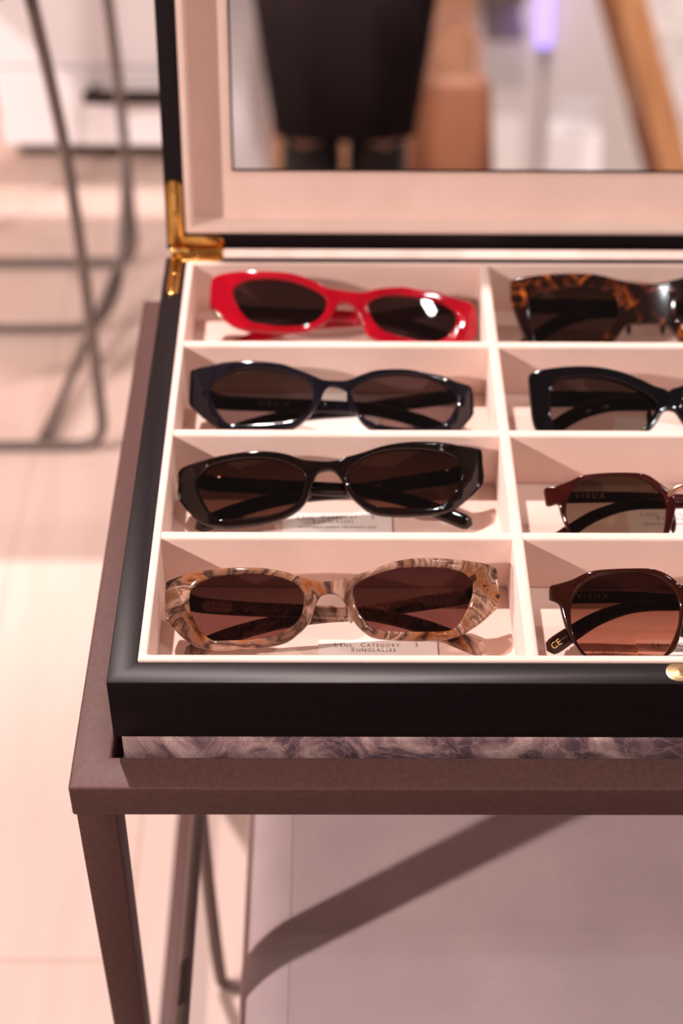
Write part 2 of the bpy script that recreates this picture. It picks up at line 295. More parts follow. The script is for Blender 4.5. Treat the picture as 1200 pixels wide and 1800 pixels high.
# traced outlines of the frames in millimetres
DATA = {
 'marble': dict(c=(0.0, 0.4974, 0.462),
  O=[(-74.6,3.4),(-71.3,5.3),(-64.9,7.3),(-58.5,8.6),(-52.6,9.2),(-43.6,9.7),(-34.7,9.6),(-27.0,9.0),(-19.3,7.4),(-12.3,5.1),(-7.2,3.6),(-3.3,3.3),(2.6,3.7),(8.4,5.2),(16.1,7.8),(23.1,10.4),(29.0,12.5),(36.0,13.8),(42.9,14.3),(50.6,14.3),(58.3,13.9),(63.5,13.6),(71.9,12.3),(75.8,10.5),(76.5,6.6),(77.2,0.7),(77.3,-5.5),(75.0,-8.8),(69.8,-13.5),(64.6,-17.3),(59.5,-20.4),(54.4,-22.2),(45.9,-23.2),(35.7,-23.5),(27.3,-23.0),(21.2,-22.5),(17.1,-21.0),(12.8,-17.4),(9.0,-12.3),(6.9,-7.2),(4.6,-4.4),(1.8,-2.8),(-1.8,-2.8),(-4.3,-3.9),(-6.4,-7.7),(-7.6,-11.6),(-10.2,-16.7),(-14.0,-20.5),(-19.0,-24.1),(-25.4,-25.9),(-34.3,-27.1),(-41.9,-27.6),(-48.2,-28.0),(-53.3,-27.6),(-57.9,-26.7),(-61.0,-25.5),(-66.2,-21.9),(-70.8,-17.3),(-74.2,-13.0),(-74.9,-5.3)],
  L=[[(-63.3,-3.0),(-62.6,-0.1),(-60.2,2.2),(-56.4,4.0),(-51.3,5.6),(-44.9,6.3),(-38.5,6.6),(-30.8,6.5),(-24.4,5.6),(-18.6,3.8),(-14.7,1.5),(-12.5,-1.3),(-11.8,-4.5),(-12.1,-8.4),(-13.0,-12.2),(-15.3,-15.4),(-19.1,-18.6),(-24.2,-20.8),(-30.5,-22.1),(-38.1,-22.9),(-45.8,-23.1),(-51.6,-23.2),(-54.7,-21.9),(-58.1,-18.7),(-61.2,-13.6),(-63.1,-9.1)],[(10.5,-2.0),(11.0,0.8),(14.6,3.9),(19.7,6.0),(26.4,8.3),(34.1,9.6),(42.9,10.2),(51.3,9.9),(58.3,8.7),(62.4,6.6),(64.4,3.2),(64.3,-1.9),(62.7,-7.1),(60.1,-12.2),(57.5,-16.0),(54.4,-18.1),(49.3,-18.9),(40.9,-19.1),(32.4,-19.2),(25.6,-18.9),(21.2,-18.4),(17.9,-16.6),(14.6,-12.8),(12.0,-8.2)]]),
 'brown': dict(c=(-0.0007, 0.5827, 0.461),
  O=[(-74.2,-0.6),(-68.5,2.3),(-58.8,4.7),(-48.4,6.6),(-38.6,7.7),(-28.8,7.5),(-20.4,6.0),(-13.4,3.5),(-7.8,2.8),(-0.8,2.5),(5.4,3.4),(6.8,4.3),(15.9,6.8),(26.4,10.4),(36.9,12.4),(48.1,13.1),(60.0,12.7),(70.5,11.3),(75.4,10.6),(76.2,8.1),(76.4,3.1),(76.7,-5.8),(73.0,-10.8),(67.4,-16.1),(61.8,-20.7),(54.8,-23.2),(45.1,-24.6),(35.3,-25.0),(25.6,-24.7),(19.4,-22.9),(14.5,-19.1),(9.6,-14.2),(6.9,-8.5),(4.1,-4.3),(2.0,-2.7),(-0.8,-2.5),(-5.0,-3.6),(-7.1,-7.1),(-9.2,-12.8),(-11.2,-18.4),(-15.4,-22.7),(-21.6,-26.2),(-28.5,-28.3),(-38.2,-29.8),(-49.3,-30.6),(-56.2,-29.8),(-61.1,-28.4),(-66.7,-24.2),(-71.6,-18.6),(-74.4,-14.4),(-74.5,-6.6)],
  L=[[(-64.9,-6.6),(-63.5,-3.7),(-59.4,-0.2),(-53.9,1.8),(-46.2,3.3),(-38.6,3.8),(-30.2,3.5),(-21.8,1.7),(-14.8,-1.8),(-12.0,-5.7),(-12.3,-10.7),(-14.0,-16.3),(-18.8,-20.6),(-25.8,-23.4),(-34.1,-24.8),(-43.8,-25.6),(-53.5,-25.9),(-57.0,-23.5),(-60.5,-18.6),(-64.1,-11.5)],[(8.9,-5.7),(10.3,-2.1),(14.5,2.2),(21.5,5.8),(29.9,7.9),(39.0,8.7),(48.1,8.5),(56.5,7.3),(62.1,5.2),(64.5,1.6),(65.1,-3.4),(63.3,-9.1),(59.8,-14.0),(56.3,-17.6),(50.7,-19.5),(42.3,-20.4),(32.6,-20.1),(24.2,-19.8),(18.7,-17.7),(13.8,-14.1),(10.3,-9.9)]]),
 'black': dict(c=(0.0013, 0.6498, 0.46),
  O=[(-75.5,9.5),(-72.9,11.0),(-66.6,12.0),(-57.6,12.9),(-47.2,13.2),(-36.0,12.4),(-26.3,10.8),(-17.9,7.5),(-10.9,4.6),(-5.4,2.1),(0.5,1.5),(7.4,1.8),(14.4,4.7),(21.3,7.3),(30.4,8.4),(40.1,8.5),(49.9,7.0),(59.6,5.2),(67.9,3.1),(72.7,1.5),(73.7,-0.6),(74.0,-8.6),(73.8,-13.7),(70.2,-18.8),(66.0,-23.2),(61.8,-26.1),(52.2,-27.9),(38.4,-28.3),(26.0,-27.2),(17.8,-24.0),(13.6,-19.7),(10.9,-13.9),(8.5,-8.1),(6.7,-4.8),(3.3,-2.9),(-0.2,-2.2),(-1.9,-2.3),(-4.3,-4.5),(-6.7,-9.6),(-10.8,-16.2),(-15.6,-21.2),(-21.1,-24.9),(-31.4,-26.7),(-45.1,-27.1),(-54.1,-26.1),(-60.3,-23.2),(-67.4,-17.1),(-72.3,-12.0),(-75.7,-8.0),(-75.7,1.1)],
  L=[[(-64.8,-2.5),(-62.9,1.9),(-58.2,5.6),(-50.6,7.8),(-41.5,8.6),(-31.8,7.7),(-23.4,5.7),(-16.5,2.8),(-11.9,-0.9),(-10.5,-5.3),(-10.8,-10.4),(-13.2,-15.4),(-17.7,-18.7),(-24.6,-20.5),(-34.9,-21.4),(-45.2,-21.7),(-52.8,-21.4),(-57.0,-18.5),(-61.3,-12.0),(-64.5,-5.4)],[(8.5,-6.7),(10.9,-3.0),(15.8,0.7),(22.0,3.6),(30.4,5.1),(40.1,5.3),(49.8,4.1),(57.4,1.6),(63.6,-2.8),(65.3,-7.2),(63.4,-12.3),(59.9,-18.1),(55.7,-21.7),(50.8,-23.2),(41.9,-23.8),(31.5,-23.3),(23.3,-21.8),(17.1,-19.0),(12.3,-13.9),(9.5,-10.3)]]),
 'red': dict(c=(0.0054, 0.7287, 0.459),
  O=[(-73.2,9.0),(-72.2,12.9),(-67.4,15.2),(-58.5,16.3),(-48.1,16.3),(-37.7,15.6),(-28.0,14.5),(-19.7,12.0),(-12.8,8.8),(-6.5,5.7),(-1.2,4.8),(5.7,3.9),(13.3,3.6),(19.6,5.4),(27.9,6.5),(36.2,6.9),(44.4,5.5),(52.7,4.8),(61.0,2.7),(68.6,0.6),(74.1,-1.1),(76.5,-4.0),(77.2,-10.3),(77.1,-18.1),(73.2,-23.8),(66.3,-27.3),(56.0,-28.8),(42.2,-28.9),(31.9,-28.1),(21.6,-25.0),(14.7,-21.2),(12.6,-15.5),(10.6,-11.3),(7.8,-5.6),(4.4,-3.2),(-0.5,-3.5),(-1.0,-3.5),(-3.1,-7.8),(-5.8,-12.1),(-9.9,-15.6),(-16.8,-18.8),(-25.1,-20.2),(-36.1,-19.9),(-44.3,-19.4),(-52.6,-18.2),(-59.5,-15.8),(-65.1,-11.9),(-69.9,-7.3),(-73.4,-3.8),(-73.5,2.6)],
  L=[[(-60.3,4.0),(-58.4,7.6),(-52.9,10.5),(-44.6,11.3),(-36.3,11.2),(-28.0,9.8),(-19.7,7.0),(-12.8,3.5),(-8.6,-0.0),(-7.9,-4.3),(-9.3,-8.5),(-13.4,-12.8),(-19.6,-15.3),(-27.8,-15.8),(-36.1,-15.6),(-44.4,-14.3),(-49.9,-12.9),(-54.8,-8.0),(-58.3,-2.3)],[(15.5,-4.9),(16.8,-2.1),(20.9,0.1),(27.8,1.7),(36.1,1.9),(44.4,1.2),(52.7,-0.5),(59.6,-3.3),(64.4,-6.9),(65.4,-10.4),(63.7,-16.0),(59.5,-21.0),(54.0,-23.5),(47.1,-23.9),(38.8,-22.5),(30.5,-20.7),(23.7,-18.0),(19.5,-14.1),(16.8,-9.1)]]),
 'panto': dict(c=(0.1673, 0.4895, 0.4615),
  O=[(-68.2,2.3),(-68.1,7.6),(-67.2,8.6),(-63.3,9.5),(-57.8,11.2),(-52.7,13.7),(-47.7,15.0),(-41.0,15.5),(-31.1,15.7),(-22.8,15.4),(-17.3,13.5),(-12.9,10.5),(-10.3,8.0),(-5.3,7.9),(0,7.9),(5.3,7.9),(10.3,8.0),(12.9,10.5),(17.3,13.5),(22.8,15.4),(31.1,15.7),(41.0,15.5),(47.7,15.0),(52.7,13.7),(57.8,11.2),(63.3,9.5),(67.2,8.6),(68.1,7.6),(68.2,2.3),(66.5,1.1),(64.5,0.1),(63.5,-1.9),(62.3,-7.3),(60.2,-13.9),(56.3,-20.5),(52.6,-24.8),(46.4,-29.3),(37.1,-31.0),(25.6,-29.2),(18.7,-24.7),(13.4,-20.4),(10.3,-10.5),(9.7,-6.4),(8.5,-2.1),(5.6,1.3),(0,2.3),(-5.6,1.3),(-8.5,-2.1),(-9.7,-6.4),(-10.3,-10.5),(-13.4,-20.4),(-18.7,-24.7),(-25.6,-29.2),(-37.1,-31.0),(-46.4,-29.3),(-52.6,-24.8),(-56.3,-20.5),(-60.2,-13.9),(-62.3,-7.3),(-63.5,-1.9),(-64.5,0.1),(-66.5,1.1)],
  L=[[(-58.9,-2.9),(-58.0,1.5),(-55.1,6.5),(-50.6,10.4),(-44.4,12.6),(-36.7,13.5),(-28.4,13.5),(-21.2,11.6),(-15.8,7.7),(-12.6,3.3),(-11.3,-2.8),(-11.7,-8.9),(-13.8,-15.0),(-16.7,-20.5),(-20.2,-24.6),(-28.1,-27.7),(-37.0,-28.8),(-45.3,-27.8),(-50.6,-24.7),(-54.6,-20.5),(-57.3,-15.1),(-58.8,-9.0)],[(58.8,-9.0),(57.3,-15.1),(54.6,-20.5),(50.6,-24.7),(45.3,-27.8),(37.0,-28.8),(28.1,-27.7),(20.2,-24.6),(16.7,-20.5),(13.8,-15.0),(11.7,-8.9),(11.3,-2.8),(12.6,3.3),(15.8,7.7),(21.2,11.6),(28.4,13.5),(36.7,13.5),(44.4,12.6),(50.6,10.4),(55.1,6.5),(58.0,1.5),(58.9,-2.9)]]),
 'round': dict(c=(0.1748, 0.5595, 0.46),
  O=[(-70.6,2.2),(-71.0,6.4),(-69.7,7.6),(-64.4,8.5),(-58.4,10.6),(-53.6,12.8),(-47.6,13.6),(-39.3,14.0),(-29.7,13.8),(-22.6,12.9),(-16.8,9.0),(-11.6,4.7),(-9.3,2.6),(-8.7,-1.9),(-9.6,-6.7),(-11.3,-12.7),(-13.2,-17.5),(-15.5,-22.2),(-21.1,-26.3),(-30.7,-28.2),(-44.3,-27.7),(-53.7,-23.1),(-59.0,-17.3),(-61.3,-11.6),(-63.2,-6.2),(-64.3,-1.4),(-66.1,-1.1),(-67.6,-1.7),(-69.9,-1.4)],
  L=[[(-60.5,-2.0),(-59.2,2.8),(-56.7,6.4),(-52.5,9.8),(-46.5,11.6),(-38.1,12.2),(-29.8,11.8),(-22.7,9.5),(-18.1,5.9),(-14.6,1.7),(-13.5,-3.1),(-14.1,-9.7),(-15.6,-17.2),(-18.0,-21.6),(-22.4,-24.1),(-32.0,-26.3),(-42.9,-25.5),(-52.3,-21.4),(-58.1,-16.4),(-59.8,-10.4),(-60.7,-6.2)]]),
 'blackthick': dict(c=(0.1753, 0.64, 0.459),
  O=[(-71.5,8.7),(-71.2,14.5),(-67.0,16.6),(-59.3,17.7),(-49.6,18.1),(-39.9,17.7),(-30.3,16.1),(-22.1,13.6),(-13.9,10.0),(-7.2,6.4),(-1.7,4.6),(0,3.4),(1.7,4.6),(7.2,6.4),(13.9,10.0),(22.1,13.6),(30.3,16.1),(39.9,17.7),(49.6,18.1),(59.3,17.7),(67.0,16.6),(71.2,14.5),(71.5,8.7),(71.0,-0.8),(70.2,-10.1),(68.5,-15.7),(64.8,-19.4),(55.2,-21.8),(40.5,-23.3),(25.9,-23.2),(14.0,-20.4),(7.8,-14.9),(4.6,-9.9),(2.7,-7.5),(0,-6.8),(-2.7,-7.5),(-4.6,-9.9),(-7.8,-14.9),(-14.0,-20.4),(-25.9,-23.2),(-40.5,-23.3),(-55.2,-21.8),(-64.8,-19.4),(-68.5,-15.7),(-70.2,-10.1),(-71.0,-0.8)],
  L=[[(-60.5,2.9),(-58.9,8.7),(-54.7,11.3),(-45.7,11.8),(-36.0,11.4),(-26.4,9.2),(-18.3,5.6),(-11.6,1.6),(-7.2,-2.0),(-6.4,-4.9),(-9.4,-10.7),(-13.8,-16.4),(-19.2,-19.2),(-31.6,-20.5),(-46.3,-19.9),(-56.5,-18.1),(-59.1,-15.1),(-60.7,-7.2)],[(60.7,-7.2),(59.1,-15.1),(56.5,-18.1),(46.3,-19.9),(31.6,-20.5),(19.2,-19.2),(13.8,-16.4),(9.4,-10.7),(6.4,-4.9),(7.2,-2.0),(11.6,1.6),(18.3,5.6),(26.4,9.2),(36.0,11.4),(45.7,11.8),(54.7,11.3),(58.9,8.7),(60.5,2.9)]]),
 'tortoise': dict(c=(0.176, 0.7215, 0.459),
  O=[(-74.8,4.7),(-75.0,14.9),(-74.2,17.0),(-65.5,18.7),(-53.2,19.6),(-40.9,19.6),(-28.5,18.8),(-18.7,16.3),(-8.9,13.8),(0,13.0),(8.9,13.8),(18.7,16.3),(28.5,18.8),(40.9,19.6),(53.2,19.6),(65.5,18.7),(74.2,17.0),(75.0,14.9),(74.8,4.7),(71.6,-5.3),(67.7,-16.2),(63.7,-23.7),(55.6,-27.0),(43.3,-28.6),(29.4,-26.9),(21.2,-23.6),(17.8,-19.4),(14.4,-14.3),(11.1,-11.0),(0,-10.5),(-11.1,-11.0),(-14.4,-14.3),(-17.8,-19.4),(-21.2,-23.6),(-29.4,-26.9),(-43.3,-28.6),(-55.6,-27.0),(-63.7,-23.7),(-67.7,-16.2),(-71.6,-5.3)],
  L=[[(-64.5,3.9),(-60.8,8.2),(-50.9,10.3),(-38.5,10.9),(-27.0,10.7),(-19.7,7.9),(-16.2,1.6),(-16.3,-6.0),(-20.9,-11.9),(-26.0,-18.6),(-32.6,-23.2),(-43.3,-24.9),(-53.9,-24.5),(-60.4,-21.2),(-63.1,-12.0),(-64.6,-3.6)],[(64.6,-3.6),(63.1,-12.0),(60.4,-21.2),(53.9,-24.5),(43.3,-24.9),(32.6,-23.2),(26.0,-18.6),(20.9,-11.9),(16.3,-6.0),(16.2,1.6),(19.7,7.9),(27.0,10.7),(38.5,10.9),(50.9,10.3),(60.8,8.2),(64.5,3.9)]]),
}

# ------------------------------------------------------------ room
bm = bmesh.new(); box(bm, -2.6, 2.8, -3.3, 1.9, -.05, 0); struct('floor', bm, M_floor)
bm = bmesh.new(); box(bm, -2.6, 2.8, 1.9, 2.0, 0, 2.7); struct('wall_back', bm, M_wall)
bm = bmesh.new(); box(bm, -2.6, 2.8, -3.4, -3.3, 0, 2.7); struct('wall_front', bm, M_wall)
bm = bmesh.new(); box(bm, -2.7, -2.6, -3.4, 2.0, 0, 2.7); struct('wall_left', bm, M_wall)
bm = bmesh.new(); box(bm, 2.8, 2.9, -3.4, 2.0, 0, 2.7); struct('wall_right', bm, M_wall)

# white cabinet behind the table
cab = thing('storage_cabinet', 'white lacquered storage cabinet standing against the back wall behind the chair', 'cabinet', (.6, 1.76, 0))
bm = bmesh.new(); box(bm, -.985, 1.0, -.10, .13, .036, .80, .001); obj('carcass', bm, M_panel, cab)
bm = bmesh.new(); box(bm, -.975, .99, -.07, .12, 0, .036); obj('plinth', bm, mat('shaded_plinth', (.05, .03, .02), .7), cab)  # dark colour stands for the shade in the gap under the cabinet
for i, (z0, z1) in enumerate([(.040, .136), (.139, .34), (.343, .565), (.568, .79)]):
    for x0, x1 in [(-.982, -.003), (.003, .997)]:
        bm = bmesh.new(); box(bm, x0, x1, -.118, -.101, z0, z1, .001)
        dr = obj('drawer_front', bm, M_panel, cab)
        if i == 0:
            xc = -.825 if x0 < -.5 else .5
            bm = bmesh.new(); box(bm, xc-.055, xc+.075, -.142, -.132, .104, .118, .002)
            for sx in (-.045, .065): box(bm, xc+sx-.004, xc+sx+.004, -.134, -.117, .107, .115)
            obj('handle', bm, M_darkgap, dr)['label'] = 'black bar handle'
wp = bmesh.new(); box(wp, -1.45, -.40, -.05, .05, 0, 1.9, .002)
tag(obj('room_divider', wp, M_warmwood, loc=(-.0, 1.83, 0)), 'brown wooden divider panel standing left of the white cabinet', 'panel')

# wire chair with sled legs
ch = thing('wire_chair', 'chair with thin dark wire sled legs standing in front of the white cabinet', 'chair', (-.42, 1.29, 0))
def loop(y, top, dx=0):
    pts = [(.19, y, top), (.205, y, .30), (.207, y, .04), (.200, y, .014), (.175, y, .0065), (-.175, y, .0065), (-.200, y, .014), (-.207, y, .04), (-.205, y, .30), (-.19, y, top)]
    b = bmesh.new(); tube(b, catmull(pts, 5, False), .0052, 10); return b
for y in (-.152, .158): obj('leg', loop(y, .475), M_blackmetal, ch, 60)
bm = bmesh.new()
for y in (-.152, .158): tube(bm, [(-.19, y, .475), (.19, y, .475)], .006)
for x in (-.18, .18): tube(bm, [(x, -.20, .475), (x, .20, .475)], .006)
obj('seat_frame', bm, M_blackmetal, ch, 60)
for pts in ([(.145, -.152, .0065), (.160, -.08, .012), (.200, .10, .05), (.2065, .156, .085)],
            [(-.19, .036, .0065), (.15, .036, .0065), (.185, .045, .015), (.200, .08, .04), (.2065, .156, .13)]):
    bm = bmesh.new(); tube(bm, catmull(pts, 6, False), .0045, 10); obj('stretcher', bm, M_blackmetal, ch, 60)
bm = bmesh.new(); box(bm, -.22, .22, -.22, .22, .481, .52, .015, 4); obj('seat', bm, mat('seat_leather', (.09, .05, .035), .5), ch, 60)
for s in (-1, 1):
    bm = bmesh.new(); tube(bm, catmull([(s*.18, .20, .475), (s*.185, .245, .55), (s*.18, .27, .80)], 5, False), .006); obj('back_post', bm, M_blackmetal, ch, 60)
bm = bmesh.new(); box(bm, -.20, .20, .255, .28, .62, .82, .01, 3); obj('backrest', bm, mat('back_leather', (.09, .05, .035), .5), ch, 60)

bm = bmesh.new(); box(bm, -.9, .9, -.75, .75, 0, .006, .002)  # unseen dark rug added to keep pale floor out of the case front's reflection
tag(obj('added_dark_rug', bm, mat('added_rug_charcoal', (.03, .02, .018), .95, spec=.1, build=noisy(60, (.022, .014, .013), (.04, .027, .025), .4)), loc=(.3, -.42, .0005)), 'unseen dark rug added in front of the low table to darken reflections in the case', 'rug')

# ------------------------------------------------------------ table
tb = thing('side_table', 'low brown metal table with square legs and a veined marble slab', 'table', (.163, .605, 0))
O = Vector((.163, .605, 0))
def tbox(b, x0, x1, y0, y1, z0, z1, bev=.0008): box(b, x0-O.x, x1-O.x, y0-O.y, y1-O.y, z0, z1, bev, 2)
bm = bmesh.new(); ring(bm, -.1136-O.x, .4396-O.x, .4213-O.y, .7888-O.y, -.0965-O.x, .4225-O.x, .4388-O.y, .7715-O.y, .3962, .4155, .0012, 3)
obj('top_frame', bm, M_metalpaint, tb, 50)
bm = bmesh.new(); tbox(bm, -.0975, .4235, .438, .7722, .3965, .3995, 0); obj('support_tray', bm, M_metalpaint, tb)
bm = bmesh.new(); tbox(bm, -.0918, .4178, .4412, .7700, .3997, .4262, .0030); obj('marble_slab', bm, M_marble, tb, 50)
for sx in (0, 1):
    for sy in (0, 1):
        b = bmesh.new(); bmesh.ops.create_cube(b, size=1)
        for v in b.verts:
            lo = v.co.z < 0; w = .0145 if lo else .0178
            ex, ey = (-.1120, .4222)
            px = ex + (v.co.x+.5)*w; py = ey + (v.co.y+.5)*(w+.001)
            if sx: px = .326 - px
            if sy: py = 1.2101 - py
            v.co = Vector((px-O.x, py-O.y, 0 if lo else .3964))
        bmesh.ops.bevel(b, geom=b.edges[:], offset=.0007, segments=2, profile=.5, affect='EDGES')
        obj('leg', b, M_metalpaint, tb, 50)
for sx in (0, 1):
    bm = bmesh.new(); x0, x1 = (-.1120, -.1000) if not sx else (.426, .438)
    tbox(bm, x0, x1, .438, .772, .0, .018); obj('stretcher', bm, M_metalpaint, tb, 50)

# ------------------------------------------------------------ upholstered stool under the table
st = thing('upholstered_stool', 'low mauve fabric stool with thin metal legs tucked under the brown table', 'stool', (.19, .56, 0))
bm = bmesh.new(); bb = bmesh.new()
box(bb, -.2395, .215, -.19, .19, .075, .205)
bmesh.ops.bevel(bb, geom=bb.edges[:], offset=.030, segments=8, profile=.5, affect='EDGES')
merge(bm, bb); obj('cushion', bm, M_fabric, st, 60)
for x in (-.212, .188):
    bm = bmesh.new(); tube(bm, [(x, y_, .2042) for y_ in (-.16, 0, .16)], .0009, 8); obj('piping', bm, M_fabric, st, 60)
M_paintwire = mat('taupe_wire', (.16, .11, .10), .4, .3)
for x, s in ((-.263, 1), (.236, -1)):
    for y in (-.17, .010):
        bm = bmesh.new(); tube(bm, catmull([(x-.004*s, y, .215), (x-.003*s, y, .12), (x, y, .012), (x+.005*s, y, .005), (x+.05*s, y, .005), (x+.09*s, y, .03), (x+.09*s, y, .078)], 5, False), .0042, 10); obj('leg', bm, M_paintwire, st, 60)
    bm = bmesh.new(); tube(bm, [(x-.004*s, -.17, .213), (x-.004*s, .01, .213)], .004, 10)
    for y in (-.16,): tube(bm, [(x-.004*s, y, .213), (x+.03*s, y, .19)], .003)
    obj('side_rail', bm, M_paintwire, st, 60)

# ------------------------------------------------------------ display box
bx = thing('sunglasses_display_case', 'open black display case lined in pink suede, with a mirror in its lid', 'display case', (.172, .6035, .4262))
BO = Vector((.172, .6035, .4262))
def sh(b): bmesh.ops.translate(b, verts=b.verts[:], vec=-BO); return b
X0, X1, Y0, Y1, ZT = -.0948, .4388, .4412, .7655, .462
LX0, LX1, LY0, LY1 = -.0825, .4265, .4532, .7600
bm = bmesh.new(); ring(bm, X0, X1, Y0, Y1, LX0, LX1, LY0, LY1, .4262, ZT, .0006, 2); box(bm, LX0-.001, LX1+.001, LY0-.001, LY1+.001, .4262, .4285)
obj('case_body', sh(bm), M_lacquer, bx, 40)
bm = bmesh.new(); ring(bm, LX0, LX1, LY0, LY1, LX0+.0038, LX1-.0038, LY0+.0038, LY1-.0028, .4286, ZT+.0010, .0012, 3)
box(bm, LX0+.003, LX1-.003, LY0+.003, LY1-.002, .4286, .4302)
obj('lining', sh(bm), M_suede, bx, 40)
for i, y in enumerate((.5325, .6075, .6822)):
    bm = bmesh.new(); box(bm, LX0+.003, LX1-.003, y-.0028, y+.0028, .4300, ZT+.0003, .0016, 3); obj('divider', sh(bm), M_suede, bx, 40)
for x in (.0875, .2565):
    bm = bmesh.new(); box(bm, x-.0028, x+.0028, LY0+.003, LY1-.002, .4300, ZT+.0006, .0016, 3); obj('divider', sh(bm), M_suede, bx, 40)
# lid: local x right, y up the lid, z towards the viewer
LO = Vector((0, .7728, .4625)) - BO
bm = bmesh.new(); LH = .3243
ring(bm, X0, X1, 0, LH, X0+.0112, X1-.0112, .0097, LH-.0097, -.034, 0, .0006, 2); box(bm, X0+.01, X1-.01, .009, LH-.009, -.034, -.031)
lid = obj('lid', bm, M_lacquer, bx, 40, loc=LO, rot=(R(77.5), 0, 0))
bm = bmesh.new(); ring(bm, X0+.0112, X1-.0112, .0097, LH-.0097, X0+.0152, X1-.0152, .0137, LH-.0137, -.031, .0008, .0012, 3)
box(bm, X0+.014, X1-.014, .0125, LH-.0125, -.031, -.0158); obj('lid_lining', bm, M_suede, lid, 40)
bm = bmesh.new(); box(bm, -.0560, .4000, .0430, .300, -.0160, -.0146, .0004, 1); obj('mirror', bm, M_mirror, lid)
# dark ground edge of the mirror
bm = bmesh.new(); ring(bm, -.0568, .4008, .0421, .3008, -.0560, .4000, .0431, .300, -.0158, -.0142); obj('mirror_edge', bm, M_darkgap, lid)
# corner hinges
def capsule(b, x0, x1, y0, y1, z0, z1, bev=.0004, n=10):
    "flat plate with rounded ends, long axis picked from its size"
    w, h = x1-x0, y1-y0; r = min(w, h)/2*.98; pts = []
    for cx, cy, a0 in ((x1-r, y1-r, 0), (x0+r, y1-r, 90), (x0+r, y0+r, 180), (x1-r, y0+r, 270)):
        for k in range(n+1): a = R(a0 + 90*k/n); pts.append((cx + r*math.cos(a), cy + r*math.sin(a)))
    c = bmesh.new(); top = [c.verts.new((x, y, z1)) for x, y in pts]; bot = [c.verts.new((x, y, z0)) for x, y in pts]
    c.faces.new(top); c.faces.new(bot[::-1])
    for k in range(len(pts)): m = (k+1) % len(pts); c.faces.new((top[k], bot[k], bot[m], top[m]))
    bmesh.ops.remove_doubles(c, verts=c.verts[:], dist=1e-6)
    if bev:
        ed = [e for e in c.edges if len(e.link_faces) == 2 and e.calc_face_angle(0) > 1.2]
        bmesh.ops.bevel(c, geom=ed, offset=bev, segments=2, profile=.5, affect='EDGES')
    merge(b, c)
def screw(parent, loc, r=.0016, m=None, rot=(0, 0, 0), cross=True):
    s = bmesh.new(); cyl(s, (0, 0, 0), r, .0006, 20, bev=.0002); o = obj('screw', s, m or M_brass, parent, 40, loc=loc, rot=rot)
    return o
def screw_cross(parent, loc, r):
    s = bmesh.new(); box(s, -r*.62, r*.62, -r*.16, r*.16, -.0001, .0001); box(s, -r*.16, r*.16, -r*.62, r*.62, -.0001, .00012)
    bmesh.ops.rotate(s, verts=s.verts[:], matrix=Matrix.Rotation(R(40), 3, 'Z'))
    bmesh.ops.translate(s, verts=s.verts[:], vec=loc); return s
for side in (0, 1):
    def mx(a, b_): return (a, b_) if side == 0 else (.344-b_, .344-a)
    hg = bmesh.new()
    a = mx(-.0918, -.0852); capsule(hg, *a, .7270, .7690, ZT-.0006, ZT+.0014)
    a = mx(-.0900, -.0615); capsule(hg, *a, .7598, .7672, ZT-.0004, ZT+.0013)
    bmesh.ops.translate(hg, verts=hg.verts[:], vec=-BO)
    L = bmesh.new()
    a = mx(-.0938, -.0846); capsule(L, *a, .001, .0415, -.0004, .0013)
    a = mx(-.0900, -.0615); capsule(L, *a, .0005, .0084, -.0004, .0013)
    mtx = Matrix.Translation(LO) @ Matrix.Rotation(R(77.5), 4, 'X')
    bmesh.ops.transform(L, matrix=mtx, verts=L.verts[:]); merge(hg, L)
    a = mx(-.0885, -.0618)
    cyl(hg, Vector(((a[0]+a[1])/2, .7688, .4628)) - BO, .0024, a[1]-a[0], 20, 'X', .0005)
    a = mx(-.0918, -.0895); cyl(hg, Vector(((a[0]+a[1])/2, .7688, .4628)) - BO, .0030, .003, 20, 'X', .0008)
    h = obj('hinge', hg, M_brass, bx, 40); h['label'] = 'brass corner hinge'
    for x, y in ((-.0885, .7320), (-.0885, .7470), (-.0665, .7635), (-.076, .7635)):
        xx = x if side == 0 else .344-x
        screw(h, Vector((xx, y, ZT+.0015)) - BO, .0015)
    for x, y in ((-.089, .0355), (-.089, .022), (-.0668, .004), (-.076, .004)):
        xx = x if side == 0 else .344-x
        screw(h, mtx @ Vector((xx, y, .0014)), .0015, rot=(R(77.5), 0, 0))
# catch plate in the middle of the front edge
bm = bmesh.new(); capsule(bm, .1436, .2004, .4426, .4527, ZT-.002, ZT+.0004, .0003)
cp = obj('catch_plate', sh(bm), M_palebrass, bx, 40); cp['label'] = 'pale brass catch plate'
bm = bmesh.new(); capsule(bm, .1430, .2010, .4421, .4532, ZT-.002, ZT+.0001, 0); obj('catch_recess', sh(bm), M_darkgap, bx)
for x in (.1503, .1937):
    s = screw(cp, Vector((x, .4477, ZT+.0005)) - BO, .0023, M_palebrass)
    c = screw_cross(s, Vector((x, .4477, ZT+.0009)) - BO, .0023); obj('cross_slot', c, mat('slot_dark', (.22, .07, .03), .5), cp)

